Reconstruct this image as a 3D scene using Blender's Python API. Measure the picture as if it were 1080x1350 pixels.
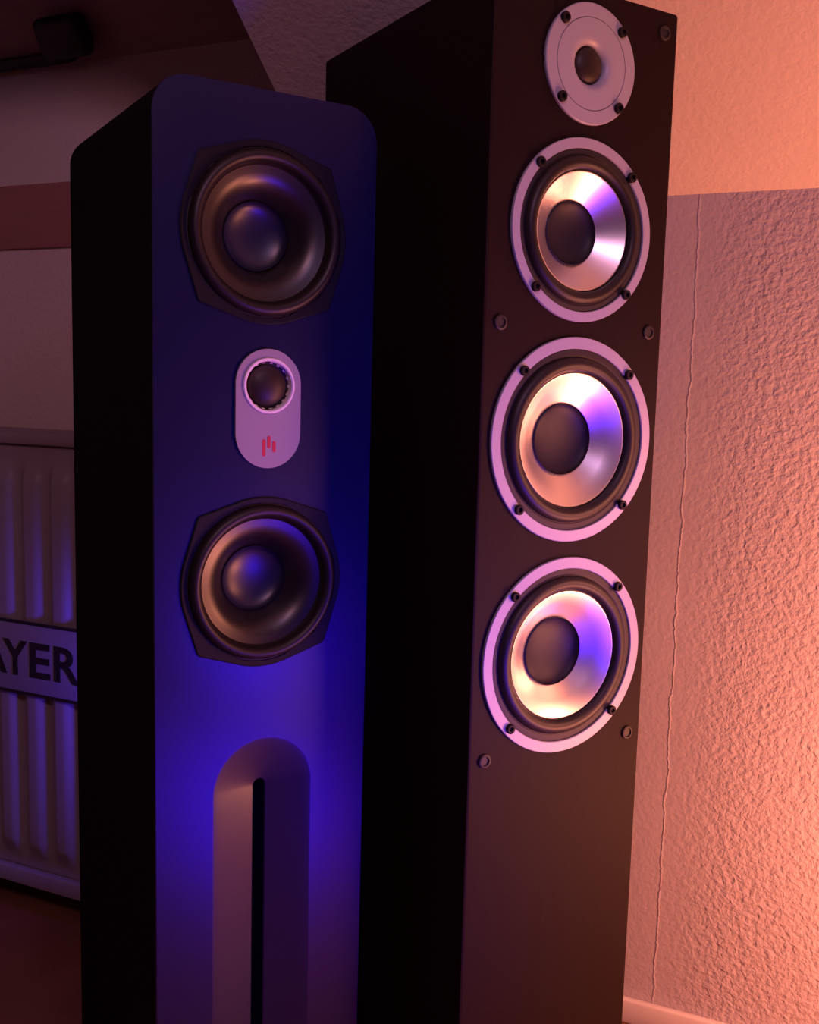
import bpy, bmesh, math
from mathutils import Vector, Matrix

sc = bpy.context.scene
for o in list(bpy.data.objects): bpy.data.objects.remove(o, do_unlink=True)
C = sc.collection
PI = math.pi

# ------------------------------------------------------------------ camera
# survey frame: camera at the origin looking along +Y; world: knee wall runs along X, floor at z = 0
FPX, PITCH, ROLL = 1329.0, .1211, .0265
TURN = math.radians(24); CAMH = .80
RZ = Matrix.Rotation(TURN, 3, 'Z')
def W(x, y, z): return RZ @ Vector((x, y, z)) + Vector((0, 0, CAMH))
fw = Vector((0, math.cos(PITCH), -math.sin(PITCH))); rt = Vector((1, 0, 0)); up = rt.cross(fw)
rr = math.cos(ROLL)*rt + math.sin(ROLL)*up; uu = -math.sin(ROLL)*rt + math.cos(ROLL)*up
cd = bpy.data.cameras.new('camera'); cam = bpy.data.objects.new('camera', cd); C.objects.link(cam)
m3 = Matrix((rr, uu, -fw)).transposed()
cam.matrix_world = Matrix.Translation((0, 0, CAMH)) @ (RZ @ m3).to_4x4()
cd.sensor_fit = 'HORIZONTAL'; cd.sensor_width = 36; cd.lens = 36*FPX/1080; cd.clip_start = .01
sc.camera = cam

# ------------------------------------------------------------------ world, lights, exposure
w = bpy.data.worlds.new('night'); sc.world = w; w.use_nodes = True
bg = w.node_tree.nodes['Background']; bg.inputs[0].default_value = (.55, .28, .62, 1); bg.inputs[1].default_value = .005
sc.view_settings.view_transform = 'Standard'; sc.view_settings.look = 'None'
sc.view_settings.exposure = 0; sc.view_settings.gamma = 1; sc.view_settings.use_curve_mapping = False

def lamp(name, pos, power, col, size, kind='POINT', aim=None, cone=60, blend=1):
    l = bpy.data.lights.new(name, kind); l.energy = power; l.color = col
    l.shadow_soft_size = size
    o = bpy.data.objects.new(name, l); C.objects.link(o); o.location = pos
    if kind == 'SPOT':
        l.spot_size = math.radians(cone); l.spot_blend = blend
        o.rotation_euler = (aim-Vector(pos)).to_track_quat('-Z', 'Y').to_euler()
    return o
lamp('amber_lamp', W(.67, .79, -.53), 18.5, (1, .30, .16), .08)
lamp('amber_lamp', W(.67, .79, -.15), 10.0, (1, .30, .16), .08)
lamp('room_fill', W(.10, -.70, 1.05), 29.0, (1, .42, .58), .15)  # added fill from an unseen source, lifts the walls and sloped ceiling
lamp('pink_fill', W(.35, -.20, .70), 5.2, (.68, .44, 1), .10)  # added unseen fill for the silver rings and cones
lamp('blue_lamp', W(.50, .43, -.70), 10.5, (.02, .001, 1), .13, 'SPOT', W(-.20, .90, -.30), 60)
lamp('blue_lamp', W(.46, .42, -.45), 15, (.02, .001, 1), .04, 'SPOT', W(.06, .93, -.08), 50)  # extra blue spot, added only to tint the right speaker's cones
lamp('blue_lamp', W(-.259, 1.189, -.40), 4.0, (.10, .04, 1), .03, 'SPOT', W(-.662, 1.466, -.48), 98)

# ------------------------------------------------------------------ materials
def mat(name, col, rough=.5, metal=0, spec=.5, noise=0, nscale=40, bump=0, bscale=200, stretch=None, aniso=0):
    m = bpy.data.materials.new(name); m.use_nodes = True; nt = m.node_tree; N = nt.nodes; L = nt.links
    b = N['Principled BSDF']; b.inputs['Base Color'].default_value = (*col, 1); b.inputs['Roughness'].default_value = rough
    b.inputs['Metallic'].default_value = metal; b.inputs['Specular IOR Level'].default_value = spec
    if noise or bump:
        tc = N.new('ShaderNodeTexCoord'); mp = N.new('ShaderNodeMapping'); L.new(tc.outputs['Object'], mp.inputs[0])
        if stretch: mp.inputs['Scale'].default_value = stretch
    if noise:
        n = N.new('ShaderNodeTexNoise'); n.inputs['Scale'].default_value = nscale; n.inputs['Detail'].default_value = 6
        L.new(mp.outputs[0], n.inputs['Vector'])
        mx = N.new('ShaderNodeMix'); mx.data_type = 'RGBA'; L.new(n.outputs['Fac'], mx.inputs[0])
        mx.inputs[6].default_value = (*[c*(1-noise) for c in col], 1); mx.inputs[7].default_value = (*[min(1, c*(1+noise)) for c in col], 1)
        L.new(mx.outputs[2], b.inputs['Base Color'])
    if bump:
        n2 = N.new('ShaderNodeTexNoise'); n2.inputs['Scale'].default_value = bscale; n2.inputs['Detail'].default_value = 3
        L.new(mp.outputs[0], n2.inputs['Vector'])
        bp = N.new('ShaderNodeBump'); bp.inputs['Strength'].default_value = bump; bp.inputs['Distance'].default_value = .001
        L.new(n2.outputs['Fac'], bp.inputs['Height']); L.new(bp.outputs[0], b.inputs['Normal'])
    return m

def plaster(name, col, dist, seam=False, scale=150):
    """painted woodchip wallpaper: raised blobs of several sizes; optional vertical seam"""
    m = bpy.data.materials.new(name); m.use_nodes = True; nt = m.node_tree; N = nt.nodes; L = nt.links
    b = N['Principled BSDF']; b.inputs['Roughness'].default_value = .55; b.inputs['Specular IOR Level'].default_value = .35
    tc = N.new('ShaderNodeTexCoord')
    def noise(s, d, r=.5):
        n = N.new('ShaderNodeTexNoise'); n.inputs['Scale'].default_value = s; n.inputs['Detail'].default_value = d
        n.inputs['Roughness'].default_value = r; n.inputs['Distortion'].default_value = .25
        L.new(tc.outputs['Object'], n.inputs['Vector']); return n.outputs['Fac']
    def math_(op, a, c=None):
        k = N.new('ShaderNodeMath'); k.operation = op
        for i, q in enumerate((a, c)):
            if q is None: continue
            if isinstance(q, (int, float)): k.inputs[i].default_value = q
            else: L.new(q, k.inputs[i])
        return k.outputs[0]
    n1 = noise(scale, 2, .55); n2 = noise(scale*.4, 2); n3 = noise(6, 2)
    h = math_('ADD', math_('MULTIPLY', n1, 1.6), math_('MULTIPLY', n2, .8))
    if seam:
        sx = N.new('ShaderNodeSeparateXYZ'); L.new(tc.outputs['Object'], sx.inputs[0])
        wob = math_('MULTIPLY', math_('SUBTRACT', noise(22, 5, .7), .5), .014)
        d = math_('SUBTRACT', math_('ADD', sx.outputs[0], wob), seam)
        fade = N.new('ShaderNodeMapRange'); fade.interpolation_type = 'SMOOTHSTEP'; L.new(d, fade.inputs[0])
        fade.inputs[1].default_value = -.004; fade.inputs[2].default_value = .09
        fade.inputs[3].default_value = .22; fade.inputs[4].default_value = 1
        h = math_('MULTIPLY', h, fade.outputs[0])
        rg = N.new('ShaderNodeMapRange'); rg.interpolation_type = 'SMOOTHSTEP'; L.new(math_('ABSOLUTE', d), rg.inputs[0])
        rg.inputs[1].default_value = 0; rg.inputs[2].default_value = .0018; rg.inputs[3].default_value = .28; rg.inputs[4].default_value = 0
        h = math_('ADD', h, rg.outputs[0])
    bp = N.new('ShaderNodeBump'); bp.inputs['Strength'].default_value = 1; bp.inputs['Distance'].default_value = dist
    L.new(h, bp.inputs['Height']); L.new(bp.outputs[0], b.inputs['Normal'])
    mx = N.new('ShaderNodeMix'); mx.data_type = 'RGBA'; L.new(n3, mx.inputs[0])
    mx.inputs[6].default_value = (*[c*.92 for c in col], 1); mx.inputs[7].default_value = (*[min(1, c*1.06) for c in col], 1)
    L.new(mx.outputs[2], b.inputs['Base Color'])
    return m

M = dict(
    wall=plaster('woodchip wall paint', (.47, .41, .44), .0021, seam=-.190, scale=150),
    bay=plaster('smooth wall paint', (.74, .65, .60), .0006),
    slope=plaster('rough ceiling plaster', (.68, .59, .57), .0006, scale=130),
    floor=mat('brown floor', (.20, .085, .04), .6, noise=.35, nscale=9, bump=.3, bscale=300),
    skirt=mat('white skirting', (.78, .72, .68), .4, noise=.04),
    strip=mat('red brown board', (.36, .17, .14), .6, noise=.2, nscale=14, stretch=(1, 6, 6)),
    frame=mat('dark stained window timber', (.30, .20, .20), .6, noise=.25, nscale=12, stretch=(1, 8, 8)),
    glass=mat('night window pane', (.01, .008, .012), .08),
    iron=mat('black window fitting', (.012, .010, .012), .5),
    rad=mat('radiator shaded white', (.27, .24, .27), .4, noise=.03),  # white enamel, its base colour darkened to stand in for shade
    signw=mat('sign shaded white', (.22, .20, .24), .5, noise=.04),  # white plate with the shade put into a grey base colour
    ink=mat('sign black', (.012, .01, .012), .6),
    ash=mat('black ash vinyl', (.012, .0055, .0055), .58, noise=.25, nscale=60, stretch=(6, 6, .4), bump=.15, bscale=500, spec=.12),
    satin=mat('charcoal satin lacquer', (.003, .004, .046), .29, noise=.05, bump=.03, bscale=900, spec=.75),
    silver=mat('silver paint', (.36, .37, .46), .45, metal=.1, noise=.02),
    alu=mat('spun aluminium', (.88, .86, .86), .35, metal=1, noise=.02),
    rubber=mat('black rubber', (.012, .009, .009), .46, noise=.1, spec=.4),
    gasket=mat('black gasket', (.018, .014, .014), .6, noise=.1),
    cap=mat('dark dust cap', (.016, .013, .018), .5, noise=.05, spec=.3),
    poly=mat('black cone', (.011, .008, .008), .36, noise=.1, spec=.7),
    dome=mat('dark silk dome', (.022, .014, .012), .48, spec=.35, noise=.2, nscale=200),
    screw=mat('black screw', (.010, .008, .009), .6, spec=.2),
    plate=mat('pale grey plate', (.30, .28, .33), .5, noise=.02),
    chrome=mat('white ring', (.88, .84, .86), .3, noise=.01),
    bowl=mat('blue black dust cap', (.016, .016, .034), .36, noise=.05, spec=.6),
    side=mat('shaded cabinet side', (.005, .004, .005), .85, noise=.1, spec=.1),  # darker, duller copy of the cabinet finish; shade of unlit faces in the colour
    bezel=mat('black driver frame', (.006, .005, .010), .6, noise=.1, spec=.2),
    logo=mat('red logo print', (.50, .02, .05), .5, noise=.05),
)

# ------------------------------------------------------------------ helpers
def link(name, me, m, parent=None, loc=None):
    o = bpy.data.objects.new(name, me); C.objects.link(o)
    if m is not None:
        me.materials.clear(); me.materials.append(m)
    if parent: o.parent = parent
    if loc: o.location = loc
    if name in ('cabinet', 'tweeter_plate'):
        md = o.modifiers.new('normals', 'WEIGHTED_NORMAL'); md.keep_sharp = True
    return o
def finish(bm, name, ang=40):
    bmesh.ops.recalc_face_normals(bm, faces=bm.faces[:])
    me = bpy.data.meshes.new(name); bm.to_mesh(me); bm.free()
    me.shade_smooth(); me.set_sharp_from_angle(angle=math.radians(ang)); return me
def box_bm(x0, x1, y0, y1, z0, z1, bev=0, seg=2, bm=None):
    bm = bm or bmesh.new()
    r = bmesh.ops.create_cube(bm, size=1, matrix=Matrix.Translation(((x0+x1)/2, (y0+y1)/2, (z0+z1)/2)) @ Matrix.Diagonal((x1-x0, y1-y0, z1-z0, 1)))
    if bev:
        es = list({e for v in r['verts'] for e in v.link_edges})
        bmesh.ops.bevel(bm, geom=es, offset=bev, segments=seg, affect='EDGES', profile=.5)
    return bm
def lathe(prof, n=96, closed=False):
    """profile [(radius, outward height)] spun about the driver axis; outward is local -Y"""
    bm = bmesh.new(); rings = []
    for r, h in prof:
        if r < 1e-6: rings.append([bm.verts.new((0, -h, 0))])
        else: rings.append([bm.verts.new((r*math.cos(2*PI*k/n), -h, r*math.sin(2*PI*k/n))) for k in range(n)])
    prs = list(zip(rings, rings[1:])) + ([(rings[-1], rings[0])] if closed else [])
    for a, b in prs:
        for k in range(n):
            j = (k+1) % n
            if len(a) == 1 and len(b) == 1: continue
            if len(a) == 1: bm.faces.new((a[0], b[k], b[j]))
            elif len(b) == 1: bm.faces.new((a[k], b[0], a[j]))
            else: bm.faces.new((a[k], b[k], b[j], a[j]))
    return bm
def prism(outline, h0, h1, bev=0, bm=None):
    """outline [(u, v)] in the face plane, from height h0 to h1 outward (-Y)"""
    bm = bm or bmesh.new()
    a = [bm.verts.new((u, -h0, v)) for u, v in outline]; b = [bm.verts.new((u, -h1, v)) for u, v in outline]
    f = bm.faces.new(b); bm.faces.new(a[::-1]); n = len(a)
    for k in range(n): bm.faces.new((a[k], a[(k+1) % n], b[(k+1) % n], b[k]))
    if bev: bmesh.ops.bevel(bm, geom=list(f.edges), offset=bev, segments=2, affect='EDGES', profile=.5)
    return bm
def capsule(hw, top, bot, n=24):
    """capsule outline centred on u = 0 from v = bot to v = top"""
    pts = [(hw*math.cos(PI*k/n), top-hw+hw*math.sin(PI*k/n)) for k in range(n+1)]
    return pts + [(-hw*math.cos(PI*k/n), bot+hw-hw*math.sin(PI*k/n)) for k in range(n+1)]
def cut(me, cutters):
    """mesh with the cutter meshes taken away"""
    o = bpy.data.objects.new('cut', me); C.objects.link(o); tmp = []
    for c in cutters:
        k = bpy.data.objects.new('cutter', c); C.objects.link(k); tmp.append(k)
        md = o.modifiers.new('b', 'BOOLEAN'); md.operation = 'DIFFERENCE'; md.object = k; md.solver = 'EXACT'
    bpy.context.view_layer.update()
    out = bpy.data.meshes.new_from_object(o.evaluated_get(bpy.context.evaluated_depsgraph_get()))
    bpy.data.objects.remove(o)
    for k in tmp: bpy.data.objects.remove(k)
    out.shade_smooth(); out.set_sharp_from_angle(angle=math.radians(35)); return out
def moved(bm, x, y, z):
    bmesh.ops.translate(bm, verts=bm.verts[:], vec=(x, y, z)); return bm
def tag(o, label, cat, group=None):
    o['label'] = label; o['category'] = cat
    if group: o['group'] = group
    return o
def struct(name, bm, m, label=None, parent=None):
    o = link(name, finish(bm, name), m, parent); o['kind'] = 'structure'
    if label: o['label'] = label
    return o
def empty(name, loc, rz=0):
    o = bpy.data.objects.new(name, None); C.objects.link(o); o.location = loc; o.rotation_euler = (0, 0, rz)
    o.empty_display_size = .1; return o
def arc(r0, r1, hbase, hgt, n=14):
    """half-roll profile between two radii"""
    c = (r0+r1)/2; a = (r0-r1)/2
    return [(c+a*math.cos(PI*k/n), hbase+hgt*math.sin(PI*k/n)) for k in range(n+1)]

# ------------------------------------------------------------------ the room
YW = 1.232; KNEE = 1.033; XE = -.672; SL = math.radians(38); T = math.tan(SL)
def sheet(pts, thick_vec, bm=None):
    bm = bm or bmesh.new(); a = [bm.verts.new(p) for p in pts]; b = [bm.verts.new(Vector(p)+Vector(thick_vec)) for p in pts]
    bm.faces.new(a); bm.faces.new(b[::-1]); n = len(a)
    for k in range(n): bm.faces.new((a[k], b[k], b[(k+1) % n], a[(k+1) % n]))
    return bm
struct('floor', box_bm(-2.4, 2.6, -2.4, YW+.12, -.1, 0), M['floor'], 'dark brown floor under the speakers')
struct('wall_back', box_bm(XE, 2.6, YW, YW+.12, 0, KNEE), M['wall'], 'low wall of rough woodchip wallpaper with a seam')
struct('wall_bay', box_bm(-2.4, XE, YW, YW+.12, 0, 1.003), M['bay'], 'smooth wall above the radiator')
o = struct('trim_1', box_bm(-2.4, XE, YW-.006, YW+.12, 1.003, 1.100, .002), M['strip'], 'red-brown board below the window reveal')  # red-brown strip set slightly proud of the wall
# window reveal running back and up from the board
struct('trim_2', sheet([(-2.4, YW, 1.100), (XE, YW, 1.100), (XE, 1.335, 1.312), (-2.4, 1.335, 1.312)], (0, .05, -.03)), M['bay'], 'plastered reveal sloping up to the window')
# sloped ceiling: from the knee wall up over the room
yt = -.35; zt = KNEE+(YW-yt)*T
struct('ceiling', sheet([(XE, YW, KNEE), (2.6, YW, KNEE), (2.6, yt, zt), (XE, yt, zt)], (0, .09, .12)), M['slope'], 'sloped plaster ceiling rising from the low wall')
y2 = .72
struct('ceiling_bay', sheet([(-2.4, y2, KNEE+(YW-y2)*T), (XE, y2, KNEE+(YW-y2)*T), (XE, yt, zt), (-2.4, yt, zt)], (0, .09, .12)), M['slope'], 'sloped ceiling above the roof window')
struct('wall_left', box_bm(-2.5, -2.4, -2.4, YW+.2, 0, 2.3), M['bay'], 'plain gable wall')
struct('baseboard_back', box_bm(XE, 2.6, YW-.012, YW, 0, .032, .004), M['skirt'], 'low pale skirting board along the woodchip wall')
# roof window
win = struct('window_1', sheet([(-2.3, 1.335, 1.312), (XE-.002, 1.335, 1.312), (XE-.002, 1.245, 1.43), (-2.3, 1.245, 1.43)], (0, .04, .03)), M['frame'], 'dark timber roof window with a black latch')
link('pane', finish(sheet([(-2.25, 1.255, 1.432), (XE-.03, 1.255, 1.432), (XE-.03, .80, 1.88), (-2.25, .80, 1.88)], (0, .006, .006)), 'pane'), M['glass'], win)
link('top_rail', finish(sheet([(-2.3, .84, 1.84), (XE-.002, .84, 1.84), (XE-.002, .72, 1.96), (-2.3, .72, 1.96)], (0, .03, .03)), 'top_rail'), M['frame'], win)
bm = box_bm(-1.235, -1.145, -.03, .005, -.004, .058, .012, 3)
bmesh.ops.transform(bm, verts=bm.verts[:], matrix=Matrix.Translation((0, 1.312, 1.318)) @ Matrix.Rotation(math.radians(30), 4, 'X'))
lt = link('latch', finish(bm, 'latch'), M['iron'], win)
bm = box_bm(-1.60, -1.20, -.022, .002, -.004, .014, .004, 2)
bmesh.ops.transform(bm, verts=bm.verts[:], matrix=Matrix.Translation((0, 1.330, 1.318)) @ Matrix.Rotation(math.radians(30), 4, 'X'))
link('latch_bar', finish(bm, 'latch_bar'), M['iron'], lt)
for (x, y, z) in ((-1.19, 1.262, 1.398),):
    bm = lathe([(.006, -.002), (.006, .002), (0, .003)], 12)
    bmesh.ops.transform(bm, verts=bm.verts[:], matrix=Matrix.Translation((x, y, z)) @ Matrix.Rotation(math.radians(37), 4, 'X'))
    link('screw', finish(bm, 'screw'), M['iron'], win)

# ------------------------------------------------------------------ right speaker
H2, W2, D2, yaw2 = 1.152, .21, .316, .5445
A2 = Vector((.0587, .8768, 0)); R2 = Matrix.Rotation(yaw2, 3, 'Z')
b2 = A2 + R2 @ Vector((W2/2, D2/2, 0)); b2.z = -CAMH
tower = empty('tower_speaker', W(*b2), yaw2+TURN)
tag(tower, 'tall black tower speaker with three silver-coned drivers, standing close to the woodchip wall', 'speaker')
F2 = -D2/2
RT, RM, RW = .0512, .0804, .0940
zT, zM, zA, zB = H2-.0638, H2-.2069, H2-.3948, H2-.5976
bm = box_bm(-W2/2, W2/2, -D2/2, D2/2, 0, H2, .0035, 2)
cuts = [finish(moved(lathe([(0, .02), (R*.87, .02), (R*.87, -d), (0, -d)], 72), 0, F2, z), 'c') for R, z, d in ((RT, zT, .02), (RM, zM, .042), (RW, zA, .045), (RW, zB, .045))]
link('cabinet', cut(finish(bm, 'cabinet'), cuts), M['ash'], tower)['label'] = 'black woodgrain cabinet'

def screw_mesh(r=.0046, h=.0035):
    return finish(lathe([(r, -.004), (r, h*.8), (r*.86, h), (r*.5, h), (r*.45, h*.45), (0, h*.45)], 20), 'screw')
scr = screw_mesh()
def ring_driver(name, R, z, first=None):
    """flat silver trim ring, gasket, half-roll surround, aluminium cone and a sunken dust cap"""
    if first is None:
        meshes = dict(
            body=finish(lathe([(.985*R, -.0002), (.985*R, .0006), (.90*R, .0006), (.885*R, .0012), (.80*R, .0006), (.79*R, -.006), (.62*R, -.034), (.3*R, -.040), (0, -.040)]), name),
            ring=finish(lathe([(R, .0003), (R, .0024), (.994*R, .0030), (.893*R, .0030), (.887*R, .0024), (.887*R, .0006)], 128), 'trim_ring'),
            sur=finish(lathe([(.825*R, .0010)]+arc(.81*R, .665*R, .0004, .0062)+[(.640*R, .0000), (.63*R, -.001)], 96), 'surround', 60),
            cone=finish(lathe([(.656*R, -.0006), (.650*R, .0010), (.640*R, .0008), (.50*R, -.0085), (.33*R, -.0178)], 128), 'cone', 25),
            cap=finish(lathe([(.362*R, -.0170), (.355*R, -.0145)]+[(.350*R*math.cos(a), -.0142-.0105*math.sin(a)) for a in [k*PI/2/10 for k in range(11)]], 96), 'dust_cap', 50))
    else: meshes = first
    d = link(name, meshes['body'], M['gasket'], tower, (0, F2, z))
    link('trim_ring', meshes['ring'], M['silver'], d)['label'] = 'flat silver trim ring'
    link('surround', meshes['sur'], M['rubber'], d)
    link('cone', meshes['cone'], M['alu'], d)['label'] = 'silver aluminium cone'
    link('dust_cap', meshes['cap'], M['cap'], d)
    for k in range(4):
        a = PI/4+k*PI/2
        link('screw', scr, M['screw'], d, (.928*R*math.cos(a), -.0030, .928*R*math.sin(a)))
    return meshes
ring_driver('midrange_driver', RM, zM)
fst = ring_driver('woofer', RW, zA)
ring_driver('woofer', RW, zB, fst)
# tweeter
R = RT
tp = [(R, -.0003), (R, .0022), (.985*R, .0030), (.771*R, .0030), (.766*R, .0018), (.758*R, .0018), (.753*R, .0030), (.50*R, .0030),
      (.44*R, .0029), (.40*R, .0024), (.36*R, .0012), (.33*R, -.0006), (.318*R, -.0020), (.315*R, -.008)]
tw = link('tweeter', finish(lathe(tp, 128), 'tweeter', 30), M['silver'], tower, (0, F2, zT)); tw['label'] = 'round silver tweeter plate'
link('dome', finish(lathe([(.318*R, -.0050), (.312*R, -.0034)]+[(.305*R*math.cos(a), -.0034+.0072*math.sin(a)) for a in [k*PI/2/10 for k in range(11)]], 48), 'dome', 60), M['dome'], tw)
for k in range(4):
    a = PI/4+k*PI/2
    link('screw', scr, M['screw'], tw, (.900*R*math.cos(a), -.0030, .900*R*math.sin(a)))
# grille sockets
soc = finish(lathe([(.0066, -.001), (.0066, .0016), (.0058, .0022), (.0046, .0022), (.0040, .0014), (.0036, -.004), (0, -.004)], 32), 'grille_socket')
soc_h = finish(lathe([(.0041, .0006), (0, .0006)], 24), 'socket_hole')
for v in (-.0205, -.2925, -.687):
    for s in (-1, 1):
        g = link('grille_socket', soc, M['gasket'], tower, (s*.0870, F2, H2+v)); link('socket_hole', soc_h, M['ink'], g, (0, -.0003, 0))

# ------------------------------------------------------------------ left speaker
H1, W1, D1, yaw1 = 1.0458, .205, .267, .5571
A1 = Vector((-.212, .8282, 0)); R1 = Matrix.Rotation(yaw1, 3, 'Z')
b1 = A1 + R1 @ Vector((W1/2, D1/2, 0)); b1.z = -CAMH
slim = empty('bookend_speaker', W(*b1), yaw1+TURN); slim.name = 'column_speaker'
tag(slim, 'charcoal column speaker with rounded top corners, two black drivers and an arched port slot', 'speaker')
F1 = -D1/2; RR = .030
def rrect(w, h, r, n=10):
    pts = [(w/2, 0)]
    pts += [(w/2-r+r*math.cos(k*PI/2/n), h-r+r*math.sin(k*PI/2/n)) for k in range(n+1)]
    pts += [(-w/2+r-r*math.sin(k*PI/2/n), h-r+r*math.cos(k*PI/2/n)) for k in range(n+1)]
    return pts + [(-w/2, 0)]
bm = prism(rrect(W1, H1, RR), -D1/2, D1/2, .0016)
RL = .0761; UC = .0985-W1/2; zU, zL = H1-.1176, H1-.4190
SH, ST, SB = .0445, H1-.566, .07; SU = .1006-W1/2
cuts = [finish(moved(lathe([(0, .02), (RL*.94, .02), (RL*.94, -.06), (0, -.06)], 72), UC, F1, z), 'c') for z in (zU, zL)]
prof = [(.014, .0040), (.0065, .0004), (.0030, -.0002), (-.0010, -.0010), (-.0060, -.0023), (-.0380, -.0100), (-.0390, -.0112), (-.0396, -.05)]
bmc = bmesh.new(); rings = []
for o_, h_ in prof: rings.append([bmc.verts.new((u, -h_, v)) for u, v in capsule(SH+o_, ST+o_, SB-o_, 28)])
for a, b in zip(rings, rings[1:]):
    n = len(a)
    for k in range(n): bmc.faces.new((a[k], b[k], b[(k+1) % n], a[(k+1) % n]))
bmc.faces.new(rings[0]); bmc.faces.new(rings[-1][::-1])
cuts.append(finish(moved(bmc, SU, F1, 0), 'c'))
cuts.append(finish(moved(prism(capsule(.0285, .0485, -.0485), -.02, .02), .1015-W1/2, F1, H1-.266), 'c'))
cab = link('cabinet', cut(finish(bm, 'cabinet'), cuts), M['satin'], slim)
cab.data.materials.append(M['side'])
for p in cab.data.polygons:
    if p.center.y > F1+.0017 and (abs(p.center.x) > W1/2-.031 and abs(p.normal.y) < .5): p.material_index = 1
cab['label'] = 'charcoal cabinet with an arched recessed port slot'

def hull_outline(R, rc, n=96):
    """circle with four small corner ears at 45 degrees joined by tangents"""
    pts = []
    be = math.acos(R/rc)
    for q in range(4):
        a = PI/4+q*PI/2
        pts += [((rc-.0006)*math.cos(a+s*.012), (rc-.0006)*math.sin(a+s*.012)) for s in (-1, 1)]
        s0, s1 = a+be, a+PI/2-be
        pts += [(R*math.cos(s0+(s1-s0)*k/10), R*math.sin(s0+(s1-s0)*k/10)) for k in range(11)]
    return pts
def frame_mesh():
    bm = bmesh.new(); out = hull_outline(RL, RL*1.125); n = len(out); rin = .915*RL
    ang = [math.atan2(v, u) for u, v in out]
    rows = [[(u, v, -.0005) for u, v in out], [(u, v, .0014) for u, v in out], [(u*.988, v*.988, .0020) for u, v in out],
            [(rin*1.02*math.cos(a), rin*1.02*math.sin(a), .0016) for a in ang], [(rin*math.cos(a), rin*math.sin(a), -.001) for a in ang],
            [(.72*RL*math.cos(a), .72*RL*math.sin(a), -.045) for a in ang]]
    vs = [[bm.verts.new((u, -h, v)) for u, v, h in r] for r in rows]
    for a, b in zip(vs, vs[1:]):
        for k in range(n): bm.faces.new((a[k], b[k], b[(k+1) % n], a[(k+1) % n]))
    bm.faces.new(vs[-1])
    return finish(bm, 'woofer', 30)
mf = frame_mesh()
msur = finish(lathe([(.935*RL, .0004), (.918*RL, .0010)]+arc(.912*RL, .765*RL, .0008, .0072)+[(.745*RL, -.0012), (.73*RL, -.003)], 96), 'surround', 60)
mcone = finish(lathe([(.752*RL, -.0028), (.742*RL, -.0012), (.725*RL, -.0016), (.67*RL, -.0026), (.61*RL, -.0042), (.55*RL, -.0072), (.48*RL, -.0128), (.42*RL, -.0200), (.375*RL, -.0265)], 96), 'cone', 40)
mcap = finish(lathe([(.398*RL, -.0262), (.388*RL, -.0222)]+[(.383*RL*math.cos(a), -.0218-.0105*math.sin(a)) for a in [k*PI/2/10 for k in range(11)]], 96), 'dust_cap', 50)
for z in (zU, zL):
    d = link('woofer', mf, M['bezel'], slim, (UC, F1, z))
    link('surround', msur, M['rubber'], d); link('cone', mcone, M['poly'], d); link('dust_cap', mcap, M['bowl'], d)
# tweeter capsule with the three-bar emblem
bm = prism(capsule(.0305, .0516, -.0516, 32), -.0006, .0022, .0008)
UT = .1015-W1/2; zC = H1-.266
hole = finish(moved(lathe([(0, .02), (.0222, .02), (.0222, -.02), (0, -.02)], 64), 0, 0, .0200), 'c')
pl = link('tweeter_plate', cut(finish(bm, 'tweeter_plate'), [hole]), M['plate'], slim, (UT, F1, zC)); pl['label'] = 'pale capsule-shaped tweeter plate'
link('tweeter_ring', finish(lathe([(.0240, .0016), (.0240, .0034), (.0234, .0040), (.0222, .0040), (.0212, .0030), (.0208, -.004)], 96), 'tweeter_ring'), M['chrome'], pl, (0, 0, .0200))['label'] = 'bright ring around the tweeter'
link('dome', finish(lathe([(.0210, -.0035), (.0198, -.0030), (.0190, -.0036)]+[(.0182*math.cos(a), -.0036+.0088*math.sin(a)) for a in [k*PI/2/10 for k in range(11)]], 64), 'dome', 60), M['dome'], pl, (0, 0, .0200))
bm = bmesh.new()
for k in range(18):
    a = 2*PI*k/18
    r = bmesh.ops.create_cube(bm, size=1, matrix=Matrix.Rotation(-a, 4, 'Y') @ Matrix.Translation((.0199, .0020, 0)) @ Matrix.Diagonal((.0006, .002, .0024, 1)))
link('tick_ring', finish(bm, 'tick_ring'), M['chrome'], pl, (0, 0, .0200))
for u, v0, v1 in ((.0973, -.2923, -.3072), (.1020, -.2893, -.3003), (.1068, -.2940, -.3037)):
    link('emblem_bar', finish(moved(prism(capsule(.0016, v0-(v0+v1)/2, v1-(v0+v1)/2, 8), 0, .0003), 0, 0, 0), 'emblem_bar'), M['logo'], pl, (u-.1015, -.00215, (v0+v1)/2+.266))['label'] = 'red rounded bar'

# ------------------------------------------------------------------ radiator
YR = 1.07; zt_, zb_ = .726, .050
rad = empty('radiator', (-1.3, (YR+YW)/2, 0)); tag(rad, 'white ribbed panel radiator on the wall below the roof window', 'radiator')
ox, oy = -1.3, (YR+YW)/2
xa, xb = -1.95, -.78
pitch = .0515
bm = bmesh.new()
xs = []; k = 0
x = xa
while x < xb-1e-6:
    xs.append(x); x += pitch/14
xs.append(xb)
zs = [zb_+.028, zb_+.034]+[zb_+.04+i*.004 for i in range(9)]+[.15, .3, .45, .6]+[zt_-.072+i*.004 for i in range(9)]+[zt_-.036, zt_-.02]
def ss(a, b, x): t = max(0, min(1, (x-a)/(b-a))); return t*t*(3-2*t)
def rib(x, z):
    p = ((x-(-1.017*.9727-.0)) / pitch) % 1.0
    wv = ss(.06, .34, p)-ss(.66, .94, p)
    e = ss(zb_+.036, zb_+.075, z)*ss(zt_-.036, zt_-.075, z) if zb_+.036 < z < zt_-.036 else 0
    return .012*(wv*e)
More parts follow.
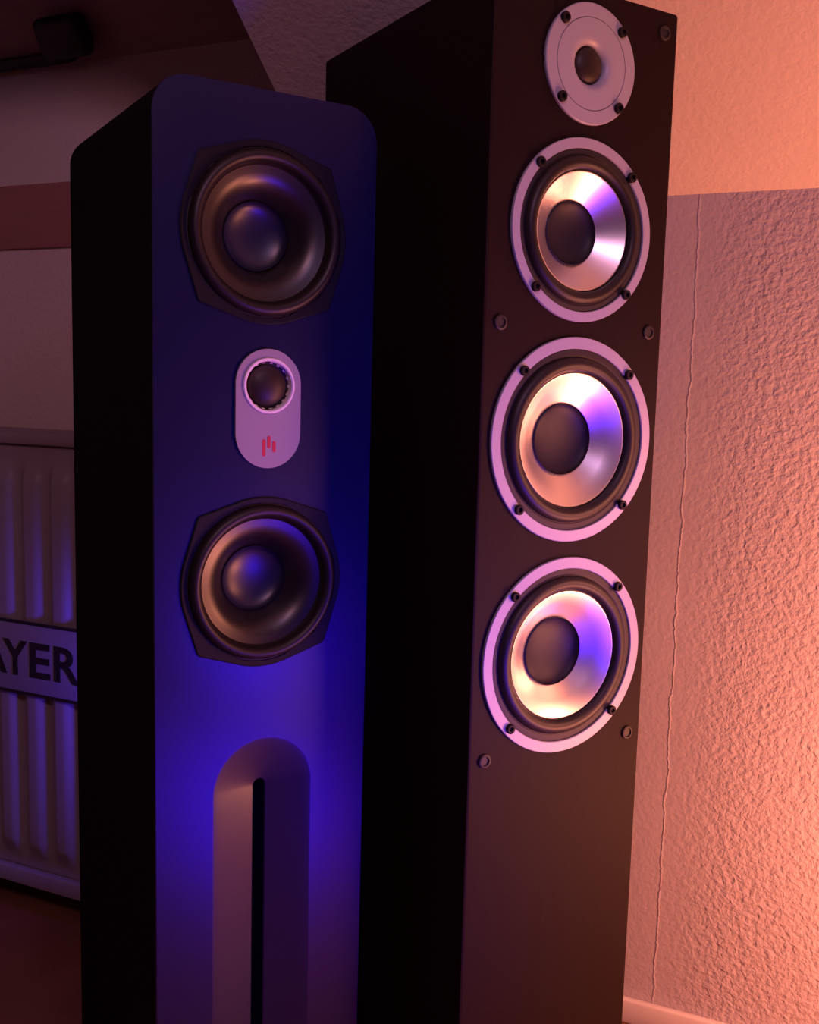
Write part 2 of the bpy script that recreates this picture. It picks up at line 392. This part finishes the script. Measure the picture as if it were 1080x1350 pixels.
g = [[bm.verts.new((x-ox, YR+.012-rib(x, z)-oy, z)) for x in xs] for z in zs]
for r0, r1 in zip(g, g[1:]):
    for i in range(len(xs)-1): bm.faces.new((r0[i], r0[i+1], r1[i+1], r1[i]))
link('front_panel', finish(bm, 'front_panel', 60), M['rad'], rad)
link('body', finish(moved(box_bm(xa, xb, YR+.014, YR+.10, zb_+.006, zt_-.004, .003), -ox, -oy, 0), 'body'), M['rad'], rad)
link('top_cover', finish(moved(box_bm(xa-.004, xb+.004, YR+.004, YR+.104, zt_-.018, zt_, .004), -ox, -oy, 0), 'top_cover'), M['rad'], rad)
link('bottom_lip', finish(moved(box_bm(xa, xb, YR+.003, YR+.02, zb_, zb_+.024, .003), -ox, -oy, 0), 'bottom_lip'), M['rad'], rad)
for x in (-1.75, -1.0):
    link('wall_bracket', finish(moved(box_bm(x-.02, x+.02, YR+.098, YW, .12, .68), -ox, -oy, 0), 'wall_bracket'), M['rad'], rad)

# ------------------------------------------------------------------ sign on the radiator
sx0, sx1, sz0, sz1, sy = -1.36, -.93, .349, .457, YR-.006
sign = empty('sign', ((sx0+sx1)/2, sy, (sz0+sz1)/2)); tag(sign, 'white sign plate with black capital letters, fixed across the ribbed radiator', 'sign')
cx, cz = (sx0+sx1)/2, (sz0+sz1)/2
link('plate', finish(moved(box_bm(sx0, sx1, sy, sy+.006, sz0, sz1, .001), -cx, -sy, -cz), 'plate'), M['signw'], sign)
for z in (sz0+.0022, sz1-.0022):
    link('border', finish(moved(box_bm(sx0, sx1, sy-.0006, sy+.001, z-.0022, z+.0022), -cx, -sy, -cz), 'border'), M['ink'], sign)['label'] = 'black edge line'
def letter(ch, xc, zc, height, width):
    cu = bpy.data.curves.new('letter', 'FONT'); cu.body = ch; cu.size = 1; cu.offset = .022; cu.extrude = .5
    o = bpy.data.objects.new('letter', cu); C.objects.link(o); bpy.context.view_layer.update()
    me = bpy.data.meshes.new_from_object(o.evaluated_get(bpy.context.evaluated_depsgraph_get())); bpy.data.objects.remove(o)
    xs_ = [v.co.x for v in me.vertices]; ys_ = [v.co.y for v in me.vertices]
    for v in me.vertices:
        X = (v.co.x-min(xs_))/(max(xs_)-min(xs_))-.5; Y = (v.co.y-min(ys_))/(max(ys_)-min(ys_))-.5
        v.co = (X*width, -.0008*(v.co.z+.5), Y*height)
    me.update()
    return link('letter', me, M['ink'], sign, (xc-cx, 0, zc-cz))
def px_x(p): return -1.117 + p*.00141     # position along the sign
for ch, p0, p1 in (('A', -30, 8), ('Y', 3, 36), ('E', 39, 66), ('R', 71, 104)):
    letter(ch, (px_x(p0)+px_x(p1))/2, .402, .0515, px_x(p1)-px_x(p0))
